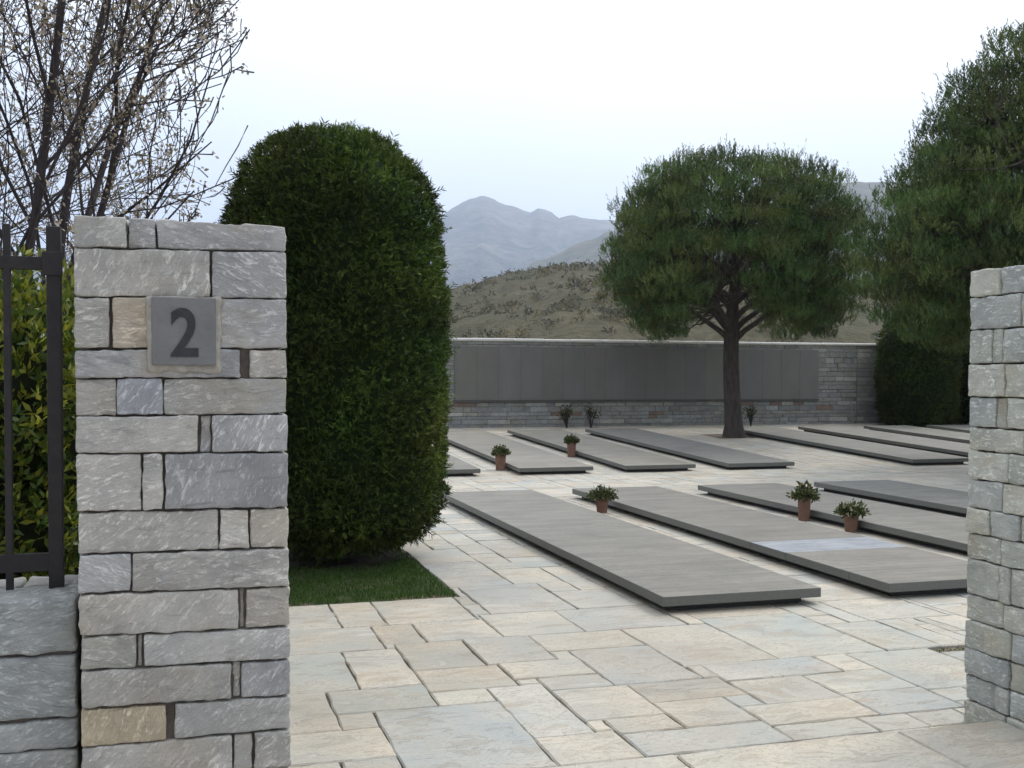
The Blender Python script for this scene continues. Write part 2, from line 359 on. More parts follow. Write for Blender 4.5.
ridge('mountain', M['rock'], [(-500, 300), (-200, 260), (60, 250), (250, 262), (380, 262), (420, 236), (440, 221), (455, 210), (468, 203), (480, 200), (492, 203), (505, 209), (520, 211), (530, 213.5), (537, 209), (550, 213), (558, 219), (572, 217), (590, 219), (612, 222), (660, 232), (720, 250), (800, 262), (950, 268), (1300, 280)], 5200, 2600, 190, .0011, 420, 90, seed=3.)
ridge('mountain', M['wood'], [(-300, 330), (200, 330), (430, 322), (470, 297), (520, 268), (570, 246), (605, 231), (640, 224), (700, 226), (760, 212), (800, 196), (830, 184), (855, 179), (885, 182), (930, 174), (1000, 166), (1150, 170), (1500, 220)], 2600, 1500, 90, .0024, 420, 80, seed=8.)
ridge('hill', M['hill'], [(-400, 352), (0, 345), (250, 325), (400, 305), (452, 291), (490, 281), (520, 274), (550, 270), (580, 267), (620, 264), (680, 262), (760, 266), (830, 278), (880, 290), (960, 300), (1200, 310), (1500, 330)], 420, 370, 10, .017, 420, 130, base=-6., seed=21.)
# scattered scrub on the near hill
hv_ = LASTV.reshape(420, 130, 3); n = 9000
ia = rng.uniform(150, 330, n); ja = 4+84*rng.random(n)**1.15; i_ = ia.astype(int); j_ = ja.astype(int); fa = (ia-i_)[:, None]; fb = (ja-j_)[:, None]
P = (hv_[i_, j_]*(1-fa)+hv_[i_+1, j_]*fa)*(1-fb)+(hv_[i_, j_+1]*(1-fa)+hv_[i_+1, j_+1]*fa)*fb
k = fbm(P*.02, 3)+rng.normal(0, .45, n) > .05; P = P[k]; n = len(P); sc = MB(); size = rng.uniform(.5, 1.5, n)**1.3*np.where(rng.random(n) < .06, 2., 1.)
hue = np.array([(1, 1, .9), (1.5, 1.25, .9), (.7, .8, .8), (1.3, 1.25, 1.2)])[rng.integers(0, 4, n)]*rng.uniform(.6, 1.2, (n, 1))
for _ in range(20):
    d = rng.normal(size=(n, 3)); d[:, 2] = np.abs(d[:, 2])*1.1
    kites(sc, P+d*size[:, None]*.3, d, size*.45, size*.3, tint=hue*rng.uniform(.8, 1.2, (n, 1)))
stuff(sc.build('scrub', M['scrub']))
g = MB(); rad = 9500.
th = np.linspace(0, 2*math.pi, 65)[:-1]
g.add(np.r_[[[0, 0, -.6]], np.c_[np.cos(th)*60, np.sin(th)*60, th*0-.6], np.c_[np.cos(th)*rad, np.sin(th)*rad, th*0-7.]],
      [[0, 1+i, 1+(i+1) % 64] for i in range(64)]+[[1+i, 65+i, 65+(i+1) % 64, 1+(i+1) % 64] for i in range(64)])
struct(g.build('ground', M['earth']))

# ---------------------------------------------------------------- haze
hz = MB(); box(hz, (-10500, -10500, -9), (10500, 10500, 1250))
hm = bpy.data.materials.new('haze'); hm.use_nodes = True; hm.node_tree.nodes.clear()
ho = hm.node_tree.nodes.new('ShaderNodeOutputMaterial'); hv = hm.node_tree.nodes.new('ShaderNodeVolumePrincipled')
hv.inputs['Color'].default_value = (.66, .79, 1, 1); hv.inputs['Density'].default_value = 1.45e-4; hv.inputs['Anisotropy'].default_value = .2
hm.node_tree.links.new(hv.outputs[0], ho.inputs['Volume'])
stuff(hz.build('haze', hm))

# ---------------------------------------------------------------- paving
FX = [3.065, 4.849, 6.686, 8.508]; FWD, FY0, FY1 = 1.223, 6.694, 13.50
BX = [3.155, 5.09, 6.956, 8.864, 12.588, 14.529, 16.419, 18.30]; BWD, BY0, BY1 = 1.291, 16.735, 23.80
TH = .08                                              # the gate threshold stands a little above the yard
GX0, GX1, GY0, GY1 = -.55, 1.875, 7.645, 11.6         # lawn square of the clipped yew
PX0, PX1, PY0, PY1 = -7., 25., 3.6, 25.9
A_ = lambda x, y: (285+.2317*x, 590+.2317*y)
B_ = lambda x, y: (460+.2317*x, 590+.2317*y)
C_ = lambda x, y: (640+.2317*x, 590+.2317*y)
D_ = lambda x, y: (800+.2317*x, 590+.2317*y)
E_ = lambda x, y: (400+.2734*x, 500+.2734*y)
warm, grey, blue, green, cream, tan = (1.0, .975, .935), (.97, .97, .95), (.935, .965, .985), (.935, .965, .945), (1.06, 1.04, .99), (.92, .87, .80)
traced = [
 (E_(45,185),E_(275,218),grey),(E_(90,232),E_(405,303),blue),(E_(335,253),E_(575,293),cream),(E_(510,246),E_(740,320),cream),
 (E_(225,320),E_(635,392),blue),(E_(500,301),E_(645,325),grey),(E_(575,335),E_(860,383),grey),(E_(235,385),E_(355,410),warm),
 (A_(-90,75),A_(245,160),grey),(A_(180,68),A_(445,147),warm),(A_(370,55),A_(830,120),warm),
 (A_(-90,185),A_(430,255),warm),(A_(360,157),A_(615,217),tan),(A_(540,145),A_(860,207),warm),
 (B_(80,112),B_(545,180),cream),(B_(425,88),C_(175,132),blue),
 (A_(-70,285),A_(300,425),green),(A_(240,275),A_(585,405),warm),(A_(480,235),A_(840,320),tan),(B_(10,218),B_(385,288),grey),
 (B_(320,205),B_(775,238),cream),(B_(510,262),C_(205,372),blue),(B_(690,160),C_(575,291),grey),
 (C_(250,128),D_(300,256),green),(C_(255,325),D_(165,335),blue),(C_(180,330),C_(310,370),warm),(D_(55,283),D_(245,340),cream),
 (D_(170,278),D_(900,390),green),(D_(110,150),D_(535,235),green),(D_(320,132),D_(740,235),green),(D_(165,75),D_(635,105),grey),
 (D_(-10,55),D_(300,135),grey),(D_(495,58),D_(640,105),cream),(D_(595,55),D_(760,100),cream),
 (C_(405,398),C_(850,462),warm),(D_(10,365),D_(430,410),green),(D_(165,453),D_(690,492),blue),(D_(505,412),D_(800,465),grey),
 (C_(460,513),D_(300,548),cream),(D_(310,545),D_(520,590),grey),(D_(450,528),D_(800,575),grey),(C_(600,597),D_(365,620),green),
 (C_(0,397),C_(440,445),tan),(C_(385,462),C_(575,492),warm),(C_(80,492),C_(520,570),warm),(B_(640,570),C_(210,600),cream),
 (B_(715,630),C_(660,640),blue),(B_(200,320),B_(615,362),cream),(B_(355,387),B_(670,412),warm),(B_(435,442),B_(885,532),warm),
 (B_(555,567),B_(665,605),cream),(B_(120,432),B_(585,610),blue),(B_(305,645),B_(790,708),warm),(A_(575,355),B_(255,408),tan),
 (A_(175,440),A_(660,503),green),(A_(640,460),B_(170,488),cream),(A_(-90,450),A_(240,610),warm),(A_(215,538),A_(410,603),warm),
 (A_(395,522),B_(400,750),blue),(A_(-90,640),A_(455,712),cream),(A_(260,730),A_(520,800),warm),(A_(-90,735),A_(262,840),grey)]
rects = []
for tl, br, t in traced:
    a = on_plane_z(*tl); b = on_plane_z(*br); rects.append([a[0], b[0], b[1], a[1], t])
def snap(vals, tol):
    vs = sorted(vals); cl = []; 
    for v in vs:
        if cl and v-cl[-1][-1] < tol and v-cl[-1][0] < tol*1.6: cl[-1].append(v)
        else: cl.append([v])
    mp = {}
    for c in cl:
        for v in c: mp[v] = sum(c)/len(c)
    return mp
mx_ = snap([r[i] for r in rects for i in (0, 1)], .035); my_ = snap([r[i] for r in rects for i in (2, 3)], .045)
rects = [[mx_[r[0]], mx_[r[1]], my_[r[2]], my_[r[3]], r[4]] for r in rects]
# put the stones on a fine grid, close the slivers between them, then fill the rest with random ashlar
RES = .03; NXg, NYg = int((PX1-PX0)/RES), int((PY1-PY0)/RES)
occ = np.zeros((NXg, NYg), bool)
def cells(x0, x1, y0, y1): return [max(0, int(round((x0-PX0)/RES))), min(NXg, int(round((x1-PX0)/RES))), max(0, int(round((y0-PY0)/RES))), min(NYg, int(round((y1-PY0)/RES)))]
def fill(c): occ[c[0]:c[1], c[2]:c[3]] = True
fill(cells(GX0, GX1, GY0, GY1))
hole = on_plane_z(946, 649); fill(cells(hole[0]-.07, hole[0]+.35, hole[1]-.06, hole[1]+.06))
fill(cells(12.17-.6, 12.17+.45, 22.8-.55, 22.8+.55))
def free(a, b, c, d): return a >= 0 and b <= NXg and c >= 0 and d <= NYg and not occ[a:b, c:d].any()
def grow_out(c, gap):
    for side in range(4):
        for g_ in range(1, gap+1):           # only grow when a neighbour stands within `gap` cells
            i0, i1, j0, j1 = c
            strip = ((i0-g_, i0, j0, j1), (i1, i1+g_, j0, j1), (i0, i1, j0-g_, j0), (i0, i1, j1, j1+g_))[side]
            if not free(*strip): 
                m = g_-1; c = [i0-m*(side == 0), i1+m*(side == 1), j0-m*(side == 2), j1+m*(side == 3)]; break
    return c
stones = []; placed = []
for r in rects:
    c = cells(*r[:4])
    while c[1]-c[0] > 2 and c[3]-c[2] > 2 and not free(*c):      # trim the side that overlaps most
        sub = occ[c[0]:c[1], c[2]:c[3]]
        k = int(np.argmax([sub[0].mean(), sub[-1].mean(), sub[:, 0].mean(), sub[:, -1].mean()]))
        c = [c[0]+(k == 0), c[1]-(k == 1), c[2]+(k == 2), c[3]-(k == 3)]
    if c[1]-c[0] < 3 or c[3]-c[2] < 3: continue
    fill(c); placed.append([c, r[4]])
for pl in placed:
    c = grow_out(pl[0], 7); fill(c); pl[0] = c
    stones.append((PX0+c[0]*RES, PX0+c[1]*RES, PY0+c[2]*RES, PY0+c[3]*RES, pl[1], True))
pal = [warm, grey, blue, green, cream, grey, warm, cream, tan]
for j in range(NYg):
    for i in range(NXg):
        if occ[i, j]: continue
        w = random.choice((9, 12, 15, 18, 21, 25, 29)); d = random.choice((7, 8, 10, 12, 14, 17))
        i1 = i
        while i1 < NXg and i1-i < w and not occ[i1, j]: i1 += 1
        j1 = j+1
        while j1 < NYg and j1-j < d and not occ[i:i1, j1].any(): j1 += 1
        c = grow_out([i, i1, j, j1], 5); fill(c)
        y_ = PY0+c[2]*RES
        stones.append((PX0+c[0]*RES, PX0+c[1]*RES, y_, PY0+c[3]*RES, random.choice(pal), y_ < 9.5))
pv = MB()
def flag(mb, x0, x1, y0, y1, tint, z0=0., near=False, gap=.0037):
    sid = random.random(); dz = random.uniform(-.003, .003)+z0; tx, ty = random.uniform(-.004, .004), random.uniform(-.004, .004)
    x0 += gap*random.uniform(.5, 1.4); x1 -= gap*random.uniform(.5, 1.4); y0 += gap*random.uniform(.5, 1.4); y1 -= gap*random.uniform(.5, 1.4)
    if x1-x0 < .02 or y1-y0 < .02: return
    nx = max(2, int((x1-x0)/(.07 if near else .25))); ny = max(2, int((y1-y0)/(.07 if near else .25)))
    cx = [random.uniform(-.008, .008) for _ in range(4)]
    per = [(x0+(x1-x0)*k/nx, y0+cx[0]*(0 if near else .6)) for k in range(nx)]+[(x1, y0+(y1-y0)*k/ny) for k in range(ny)]+[(x1-(x1-x0)*k/nx, y1) for k in range(nx)]+[(x0, y1-(y1-y0)*k/ny) for k in range(ny)]
    P = np.array(per); n = len(P); c = np.array([(x0+x1)/2, (y0+y1)/2])
    q = np.c_[P*11, np.full(n, sid*50)]
    P = P+np.c_[vnoise(q), vnoise(q+77)]*.008
    ins = P+(c-P)/np.linalg.norm(c-P, axis=1, keepdims=True)*(.007+.005*np.abs(vnoise(q*2)))[:, None]
    def zz(Q, h): return gz(Q[:, 1])+dz+h+(Q[:, 0]-c[0])*tx+(Q[:, 1]-c[1])*ty
    V = np.r_[np.c_[P, zz(P, -.03)], np.c_[P, zz(P, -.007)], np.c_[ins, zz(ins, 0.)]]
    F = [[k, (k+1) % n, n+(k+1) % n, n+k] for k in range(n)]+[[n+k, n+(k+1) % n, 2*n+(k+1) % n, 2*n+k] for k in range(n)]
    t = np.array(tint)*random.uniform(.9, 1.08)
    mb.add(V, np.array(F), tint=t, sid=sid); base = mb.n-len(V)
    mb.f.append(np.array([[base+2*n+k for k in range(n)]])); mb.mi.append(np.array([0]))
for x0, x1, y0, y1, t, nr in stones: flag(pv, x0, x1, y0, y1, t, 0., nr)
struct(pv.build('paving', M['paving']))
th_ = MB(); sx = [.325, on_plane_z(680, 757, TH)[0], on_plane_z(897, 731, TH)[0], 3.485]
for k in range(3):
    flag(th_, sx[k], sx[k+1], 3.15, 3.995, np.array(cream)*(1.12 if k < 2 else 1.05), TH, True, .005)
    box(th_, (sx[k]+.012, 3.165, -.02), (sx[k+1]-.012, 3.98, TH-.025), tint=(.9, .88, .82), sid=k*.3+.1)
struct(th_.build('threshold', M['paving']))
bd = MB(); ys = np.r_[np.linspace(PY0, Y0, 4), np.linspace(Y0+.01, PY1+.6, 6)]
V = [[x, y, float(gz(y))-.018] for y in ys for x in (PX0, PX1)]
bd.add(V, [[2*k, 2*k+1, 2*k+3, 2*k+2] for k in range(len(ys)-1)]); struct(bd.build('paving_bed', M['bed']))
ex = MB(); ex.add([[-14, -10, .0], [26, -10, .0], [26, 3.6, .0], [-14, 3.6, .0]], [[0, 1, 2, 3]]); struct(ex.build('forecourt', M['exterior']))
bk = MB(); bk.add([[-14, 3.6, -.03], [PX0, 3.6, -.03], [PX0, 26.5, .3], [-14, 26.5, .3]], [[0, 1, 2, 3]]); struct(bk.build('planting_bed', M['bare']))
# moss in the missing corner of the paving by the right pillar
mo = MB(); n = 260; P = np.c_[hole[0]+rng.uniform(-.06, .34, n), hole[1]+rng.uniform(-.06, .05, n), np.full(n, -.018)]
kites(mo, P, np.c_[rng.normal(0, .5, (n, 2)), np.ones(n)], rng.uniform(.008, .02, n), .006); stuff(mo.build('moss', M['grass']))

# ---------------------------------------------------------------- lawn square
lw = MB(); nn = 26; gx = np.linspace(GX0, GX1, nn); gy = np.linspace(GY0, GY1, nn); GXm, GYm = np.meshgrid(gx, gy, indexing='ij')
HC = np.array([1.19, 9.62])
rr = np.hypot(GXm-HC[0], GYm-HC[1])
V = np.c_[GXm.ravel(), GYm.ravel(), (-.015+.02*fbm(np.c_[GXm.ravel()*4, GYm.ravel()*4, GXm.ravel()*0], 3))]
i, j = np.meshgrid(np.arange(nn-1), np.arange(nn-1), indexing='ij'); a = (i*nn+j).ravel()
fm = (((rr[:-1, :-1]+rr[1:, 1:])/2).ravel() + .12*fbm(np.c_[GXm[:-1, :-1].ravel()*5, GYm[:-1, :-1].ravel()*5, np.zeros((nn-1)**2)], 3) < .62)
Fq = np.c_[a, a+nn, a+nn+1, a+1]
lw.add(V, Fq[~fm], mi=0); lw.add(V, Fq[fm], mi=1); struct(lw.build('lawn_soil', [M['soil'], M['bare']]))
gr = MB(); n = 52000; P = np.c_[rng.uniform(GX0+.02, GX1-.02, n), rng.uniform(GY0+.02, GY1-.02, n), np.full(n, -.01)]
dd = np.hypot(P[:, 0]-HC[0], P[:, 1]-HC[1]); keep = (dd > .5+.35*rng.random(n)) ; P = P[keep]; n = len(P)
kites(gr, P, np.c_[rng.normal(0, .35, (n, 2)), np.ones(n)], rng.uniform(.02, .05, n), .007); stuff(gr.build('grass', M['grass']))

# ---------------------------------------------------------------- stone gate pillars
STONE_TINTS = [(1, 1, .98), (.96, .97, .99), (1.05, 1.03, .98), (.9, .91, .94), (1.08, 1.06, 1.02), (.98, .96, .92)]
def rtint(k=1.): return np.array(random.choice(STONE_TINTS))*random.uniform(.9, 1.1)*k
LY = 3.63                        # front plane of the left pillar
rows = [ # (left y, right y) of top and bottom joints in the face and the upright joints between stones
 (214.8, 226, 246.5, 250.5, [(74,126.3),(128,155.2),(157,286)]), (248, 252, 295.5, 298, [(74,210),(212,286.5)]),
 (297, 299.5, 347.5, 348, [(74,109),(112.5,160),(214,287)]), (350, 350, 377.5, 377.5, [(75,240),(250,287)]),
 (379, 379, 415.5, 413, [(75.5,115.5),(117,162),(164,287)]), (417, 415, 453, 451.5, [(76,198),(200.5,210.5),(212.5,287.5)]),
 (455, 453.5, 512, 507, [(76.5,141),(143,162.5),(165,288)]), (514, 509, 554.5, 547, [(77.5,218),(220,249),(251,288.5)]),
 (556.5, 549, 594, 586, [(78,130.5),(132.5,289)]), (596, 588, 637, 626, [(79,238.5),(240,244),(246,289.5)]),
 (639, 628.5, 671, 659, [(80,135),(137,141.5),(143.5,290)]), (673, 661, 709.5, 695, [(80.5,231),(233,240),(242,290)]),
 (711.5, 697.5, 749, 729, [(81,165.5),(175,290.5)]), (751, 731.5, 789, 766, [(81.5,232.5),(234,252),(254.5,291)]),
 (791, 768.5, 838, 812, [(82,140),(142,291)]), (840, 814, 886, 852, [(82,200),(202,291)])]
special = {(2, 1): (1.12, 1.0, .84), (12, 0): (1.1, .96, .72), (4, 1): (.86, .90, .98), (5, 1): (.88, .9, .95), (10, 0): (1.0, .99, .9), (7, 2): (1.05, .99, .9), (9, 2): (1.05, 1.0, .92)}
lp_e = empty('gate_pillar', (-.02, 3.95, 0), 'tall coursed grey stone gate pillar bearing the number 2 plaque', 'pillar', 'stone gate pillars')
st = MB(); core = MB(); XL, XR = -.347, .306
for ri, (tl, tr, bl, br, xs) in enumerate(rows):
    for si, (xa, xb) in enumerate(xs):
        f = lambda x, a, b: a+(b-a)*(x-76)/(288-76)
        q = [on_y(xa, f(xa, tl, tr), LY), on_y(xb, f(xb, tl, tr), LY), on_y(xb, f(xb, bl, br), LY), on_y(xa, f(xa, bl, br), LY)]
        q = [np.array([p[0], p[2]]) for p in q]
        last = si == len(xs)-1; first = si == 0
        dy = random.uniform(.0, .012); dep = .3 if (first or last) else .2
        if xb-xa < 14: dy += .018
        lo = np.array([0, 0, 0.]); w = np.linalg.norm(q[1]-q[0]); h = abs(q[0][1]-q[3][1])
        def warp(P, q=q, w=w, h=h):
            u = P[:, 0]/w; v = P[:, 2]/h
            t = q[0][None]*(1-u)[:, None]+q[1][None]*u[:, None]; b = q[3][None]*(1-u)[:, None]+q[2][None]*u[:, None]
            xz = b*(1-v)[:, None]+t*v[:, None]; return np.c_[xz[:, 0], P[:, 1], xz[:, 1]]
        t = special.get((ri, si)); t = np.array(t) if t else rtint()
        rbox(st, (0, LY+dy, 0), (w, LY+dep, h), .006, n=(max(2, int(w/.016)), 3, max(2, int(h/.016))), amp=.0035, freq=30, warp=warp, seed=ri*7.1+si*3.3, tint=t, sid=random.random())
        if (ri, si) == (2, 0): pass
def plain_courses(mb, zs, face, a0, a1, fixed, depth, splits=None, amp=.004, res=.03):
    """courses on one face. face 'x-': faces -X at X=fixed ; 'y+','y-' likewise; a0..a1 along the face"""
    for k in range(len(zs)-1):
        zt, zb = zs[k]-.003, zs[k+1]+.003
        if splits is not None: cuts = splits[k % len(splits)]
        else:
            cuts = [a0]; 
            while a1-cuts[-1] > .36: cuts.append(cuts[-1]+random.uniform(.14, .34))
            cuts.append(a1)
        for c0, c1 in zip(cuts[:-1], cuts[1:]):
            c0 += .003; c1 -= .003
            if c1-c0 < .015: continue
            off = random.uniform(0, .012)+(.01 if c1-c0 < .05 else 0)
            kw = dict(amp=amp, freq=26, seed=random.uniform(0, 90), tint=rtint(), sid=random.random())
            m = max(2, int((c1-c0)/res)); mz = max(2, int((zt-zb)/res))
            if face == 'x-': rbox(mb, (fixed+off, c0, zb), (fixed+depth, c1, zt), .008, n=(2, m, mz), **kw)
            if face == 'x+': rbox(mb, (fixed-depth, c0, zb), (fixed-off, c1, zt), .008, n=(2, m, mz), **kw)
            if face == 'y-': rbox(mb, (c0, fixed+off, zb), (c1, fixed+depth, zt), .008, n=(m, 2, mz), **kw)
            if face == 'y+': rbox(mb, (c0, fixed-depth, zb), (c1, fixed-off, zt), .008, n=(m, 2, mz), **kw)
zsl = [on_y(180, (r[0]+r[1])/2, LY)[2] for r in rows]+[0.]
zsl[0] -= .02
plain_courses(st, zsl, 'x-', LY+.31, 4.28, XL, .2); plain_courses(st, zsl, 'x+', LY+.31, 4.28, XR, .2)
plain_courses(st, zsl, 'y+', XL+.21, XR-.21, 4.28, .2)
box(core, (XL+.03, LY+.032, 0), (XR-.03, 4.25, zsl[0]-.03))
adopt(st.build('stonework', M['stone'], smooth=True), lp_e); adopt(core.build('mortar_core', M['joint']), lp_e)
# number plaque
p0 = on_y(151.5, 297, LY); p1 = on_y(216, 365.5, LY)
pm = MB(); rbox(pm, (p0[0]-.016, LY-.010, p1[2]-.026), (p1[0]+.016, LY+.05, p0[2]+.004), .012, n=(14, 2, 14), amp=.007, freq=34, seed=5.)
pme = adopt(pm.build('plaque_mortar', M['mortar'], smooth=True), lp_e)
pq = MB(); rbox(pq, (p0[0], LY-.021, p1[2]), (p1[0], LY+.03, p0[2]), .004, n=(4, 2, 4)); plq = adopt(pq.build('number_plaque', M['plaque']), lp_e)
cu = bpy.data.curves.new('numeral', 'FONT'); cu.body = '2'; cu.extrude = .0018; cu.offset = .02; cu.resolution_u = 6
to = bpy.data.objects.new('numeral_curve', cu); COL.objects.link(to); bpy.context.view_layer.update()
me = bpy.data.meshes.new_from_object(to.evaluated_get(bpy.context.evaluated_depsgraph_get())); bpy.data.objects.remove(to)
co = np.array([v.co[:] for v in me.vertices]); mn, mxx = co.min(0), co.max(0)
n0 = on_y(170.5, 308, LY); n1 = on_y(198.5, 357, LY)
for v in me.vertices:
    u = (v.co.x-mn[0])/(mxx[0]-mn[0]); w = (v.co.y-mn[1])/(mxx[1]-mn[1]); d = (v.co.z-mn[2])/(mxx[2]-mn[2])
    v.co = (n0[0]+(n1[0]-n0[0])*u, LY-.0214-.0025*d, n1[2]+(n0[2]-n1[2])*w)
me.materials.clear(); me.materials.append(M['numeral'])
no = bpy.data.objects.new('numeral', me); COL.objects.link(no); no.parent = plq

RPX = 3.488; RY1, RY0 = 4.243, 3.59
rp_e = empty('gate_pillar', (RPX+.33, 3.92, 0), 'plain grey stone gate pillar without a plaque at the right side of the entrance', 'pillar', 'stone gate pillars')
ry = [271, 298, 330.4, 364, 396.5, 426.4, 450, 478.5, 507, 532.4, 558, 593.5, 619, 646.7, 674, 700, 722]
rz = [on_x(966, y, RPX)[2] for y in ry]; rz[-1] = -.02
rs = [[998.6], [1020], [991, 1002], [], [994, 1005], [1022], [1007], [], [989], [], [998, 1008.6], [], [1010], [], [994, 1007.5], [1004]]
spl = []
for k, c in enumerate(rs):
    ys_ = [RY1]+[on_x(x, (ry[k]+ry[k+1])/2, RPX)[1] for x in c]
    while ys_[-1]-RY0 > .40: ys_.append(ys_[-1]-random.uniform(.15, .3))
    spl.append(sorted(ys_+[RY0]))
rt_ = rtint
def rtint(k=1.): return rt_(k)*np.array((1.04, 1.10, 1.06))
s2 = MB(); plain_courses(s2, rz, 'x-', RY0, RY1, RPX, .3, spl, amp=.0045, res=.018)
plain_courses(s2, rz, 'y-', RPX+.31, RPX+.65, RY0, .2); plain_courses(s2, rz, 'y+', RPX+.31, RPX+.65, RY1, .2); plain_courses(s2, rz, 'x+', RY0+.21, RY1-.21, RPX+.65, .2)
rtint = rt_
c2 = MB(); box(c2, (RPX+.035, RY0+.035, 0), (RPX+.6, RY1-.035, rz[0]-.03))
adopt(s2.build('stonework', M['stone'], smooth=True), rp_e); adopt(c2.build('mortar_core', M['joint']), rp_e)

# ---------------------------------------------------------------- low wall and iron fence on the left
WY = 3.74; wt = on_y(60, 598, WY)[2]
we = empty('low_wall', (-2.4, WY, 0), 'low blue grey stone wall under the black iron fence', 'wall')
wm = MB(); wy = [598, 655, 719.5, 751, 800, 845, 890]; wz = [on_y(60, y, WY)[2] for y in wy]; wz[-1] = 0.
WX1 = XL-.012
for k in range(len(wz)-1):
    cuts = [WX1]
    while cuts[-1] > -4.6: cuts.append(cuts[-1]-random.uniform(.38, .6) if len(cuts) > 1 else WX1-random.uniform(.42, .5))
    for c1, c0 in zip(cuts[:-1], cuts[1:]):
        zt, zb = wz[k]-.004, wz[k+1]+.005; t = np.array(random.choice([(.80, .85, .86), (.78, .83, .84), (.86, .9, .9)]))
        rbox(wm, (c0+.004, WY+random.uniform(0, .012), zb), (c1-.004, WY+.25, zt), .013, n=(int((c1-c0)/.02), 3, max(2, int((zt-zb)/.02))), amp=.007, freq=18, seed=random.uniform(0, 99), tint=t, sid=random.random())
cuts = [WX1, WX1-.21, WX1-.36]
while cuts[-1] > -4.6: cuts.append(cuts[-1]-random.uniform(.2, .4))
for c1, c0 in zip(cuts[:-1], cuts[1:]):
    ym = WY+.2+random.uniform(.03, .09)
    for ya, yb in ((WY+.215, ym), (ym+.006, WY+.48)) if ym-WY-.215 > .04 else ((WY+.215, WY+.48),):
        rbox(wm, (c0+.004, ya, wz[0]-.1), (c1-.004, yb, wz[0]-.006+random.uniform(-.008, .004)), .014, n=(6, 4, 2), amp=.005, freq=22, seed=random.uniform(0, 99), tint=(.86, .88, .88), sid=random.random())
adopt(wm.build('stonework', M['stone'], smooth=True), we)
wc = MB(); box(wc, (-4.6, WY+.03, 0), (WX1-.02, WY+.46, wz[0]-.03)); adopt(wc.build('mortar_core', M['joint']), we)

TOPW = wz[0]-.006
pf = on_plane_z(59, 588.5, TOPW); FYc = pf[1]+.025
fe = empty('iron_fence', (-2.4, FYc, TOPW), 'black wrought iron fence standing on the low wall', 'fence')
def vbar(px0, px1, ytop, name, dy=.0):
    x0 = on_y(px0, 400, FYc)[0]; x1 = on_y(px1, 400, FYc)[0]; w = (x1-x0)/2; zt = on_y((px0+px1)/2, ytop, FYc)[2]
    b = MB(); box(b, (x0, FYc-w+dy, TOPW-.02), (x1, FYc+w+dy, zt), .003); adopt(b.build(name, M['iron']), fe); return (x0+x1)/2, w, zt
xp, wp, ztp = vbar(48, 62.5, 227, 'post'); xb, wb, ztb = vbar(4.5, 12, 224, 'bar')
z = lambda y: on_y(40, y, FYc)[2]
for za, zb in ((z(270), z(257)), (z(571), z(553))):
    b = MB(); box(b, (-4.5, FYc-.012, za), (xp-.004, FYc+.012, zb), .002); adopt(b.build('rail', M['iron']), fe)
clamp = MB(); box(clamp, (xp-wp-.012, FYc-wp-.008, z(276)), (xp+wp+.006, FYc-wp+.001, z(252)), .003); adopt(clamp.build('clamp', M['iron']), fe)
sp = xp-xb
k = 2
while xp-k*sp > -4.4:
    b = MB(); x = xp-k*sp; ww = wp if k % 12 == 0 else wb
    box(b, (x-ww, FYc-ww, TOPW-.02), (x+ww, FYc+ww, ztb), .002); adopt(b.build('post' if k % 12 == 0 else 'bar', M['iron']), fe); k += 1

# ---------------------------------------------------------------- memorial wall at the back
MY = 25.9; gzw = float(gz(MY)); zt_ = 2.545
mw = empty('memorial_wall', (12, MY, gzw), 'long back wall of coursed stone carrying a row of dark memorial panels', 'wall')
mwm = MB(); x_lo, x_hi = -3., 26.
zc = gzw-.05; 
px_l = on_y(454.5, 372, MY-.03)[0]; px_r = on_y(818, 372, MY-.03)[0]; pz0 = on_y(640, 399.5, MY-.03)[2]; pz1 = on_y(640, 348, MY-.03)[2]
joint_x = on_y(857, 380, MY)[0]
while zc < zt_-.06:
    h = min(random.uniform(.07, .16), zt_-.05-zc+.001); x = x_lo
    if zt_-.05-zc-h < .05: h = zt_-.05-zc
    while x < x_hi:
        w = random.uniform(.18, .7); x2 = x+w
        if x < joint_x < x2: x2 = joint_x
        d = random.uniform(0, .018); t = rtint(.66)*np.array((.94, .99, .98))
        r_ = random.random()
        if r_ < .05 and zc < 1.1: t = np.array((.74, .57, .50))*.72
        elif r_ < .14: t = t*1.3
        box(mwm, (x+.005, MY+d, zc+.004), (x2-.005, MY+.3, zc+h-.004), .01, tint=t, sid=random.random()); x = x2
        if abs(x-joint_x) < 1e-6: x += .012
    zc += h
adopt(mwm.build('stonework', M['stone']), mw)
mc = MB(); box(mc, (x_lo, MY+.025, gzw-.3), (x_hi, MY+.45, zt_-.06)); adopt(mc.build('mortar_core', M['wallmortar']), mw)
cp = MB(); x = x_lo
while x < x_hi:
    w = random.uniform(.6, 1.2); box(cp, (x+.003, MY-.035, zt_-.07), (x+w-.003, MY+.48, zt_+random.uniform(-.004, .006)), .028); x += w
adopt(cp.build('coping', M['coping']), mw)
npan = 18; pw = (px_r-px_l)/npan
for k in range(npan):
    b = MB(); t = np.full(3, random.uniform(.96, 1.05))*np.array((1, random.uniform(.98, 1.02), random.uniform(.95, 1.03)))
    box(b, (px_l+k*pw+.001, MY-.045+random.uniform(-.002, .002), pz0), (px_l+(k+1)*pw-.001, MY+.01, pz1), .004, tint=t); adopt(b.build('memorial_panel', M['panel']), mw)
b = MB(); box(b, (px_l-.02, MY-.06, pz0-.045), (px_r+.02, MY+.01, pz0-.004), .004, tint=(.5, .5, .5)); adopt(b.build('panel_ledge', M['panel']), mw)

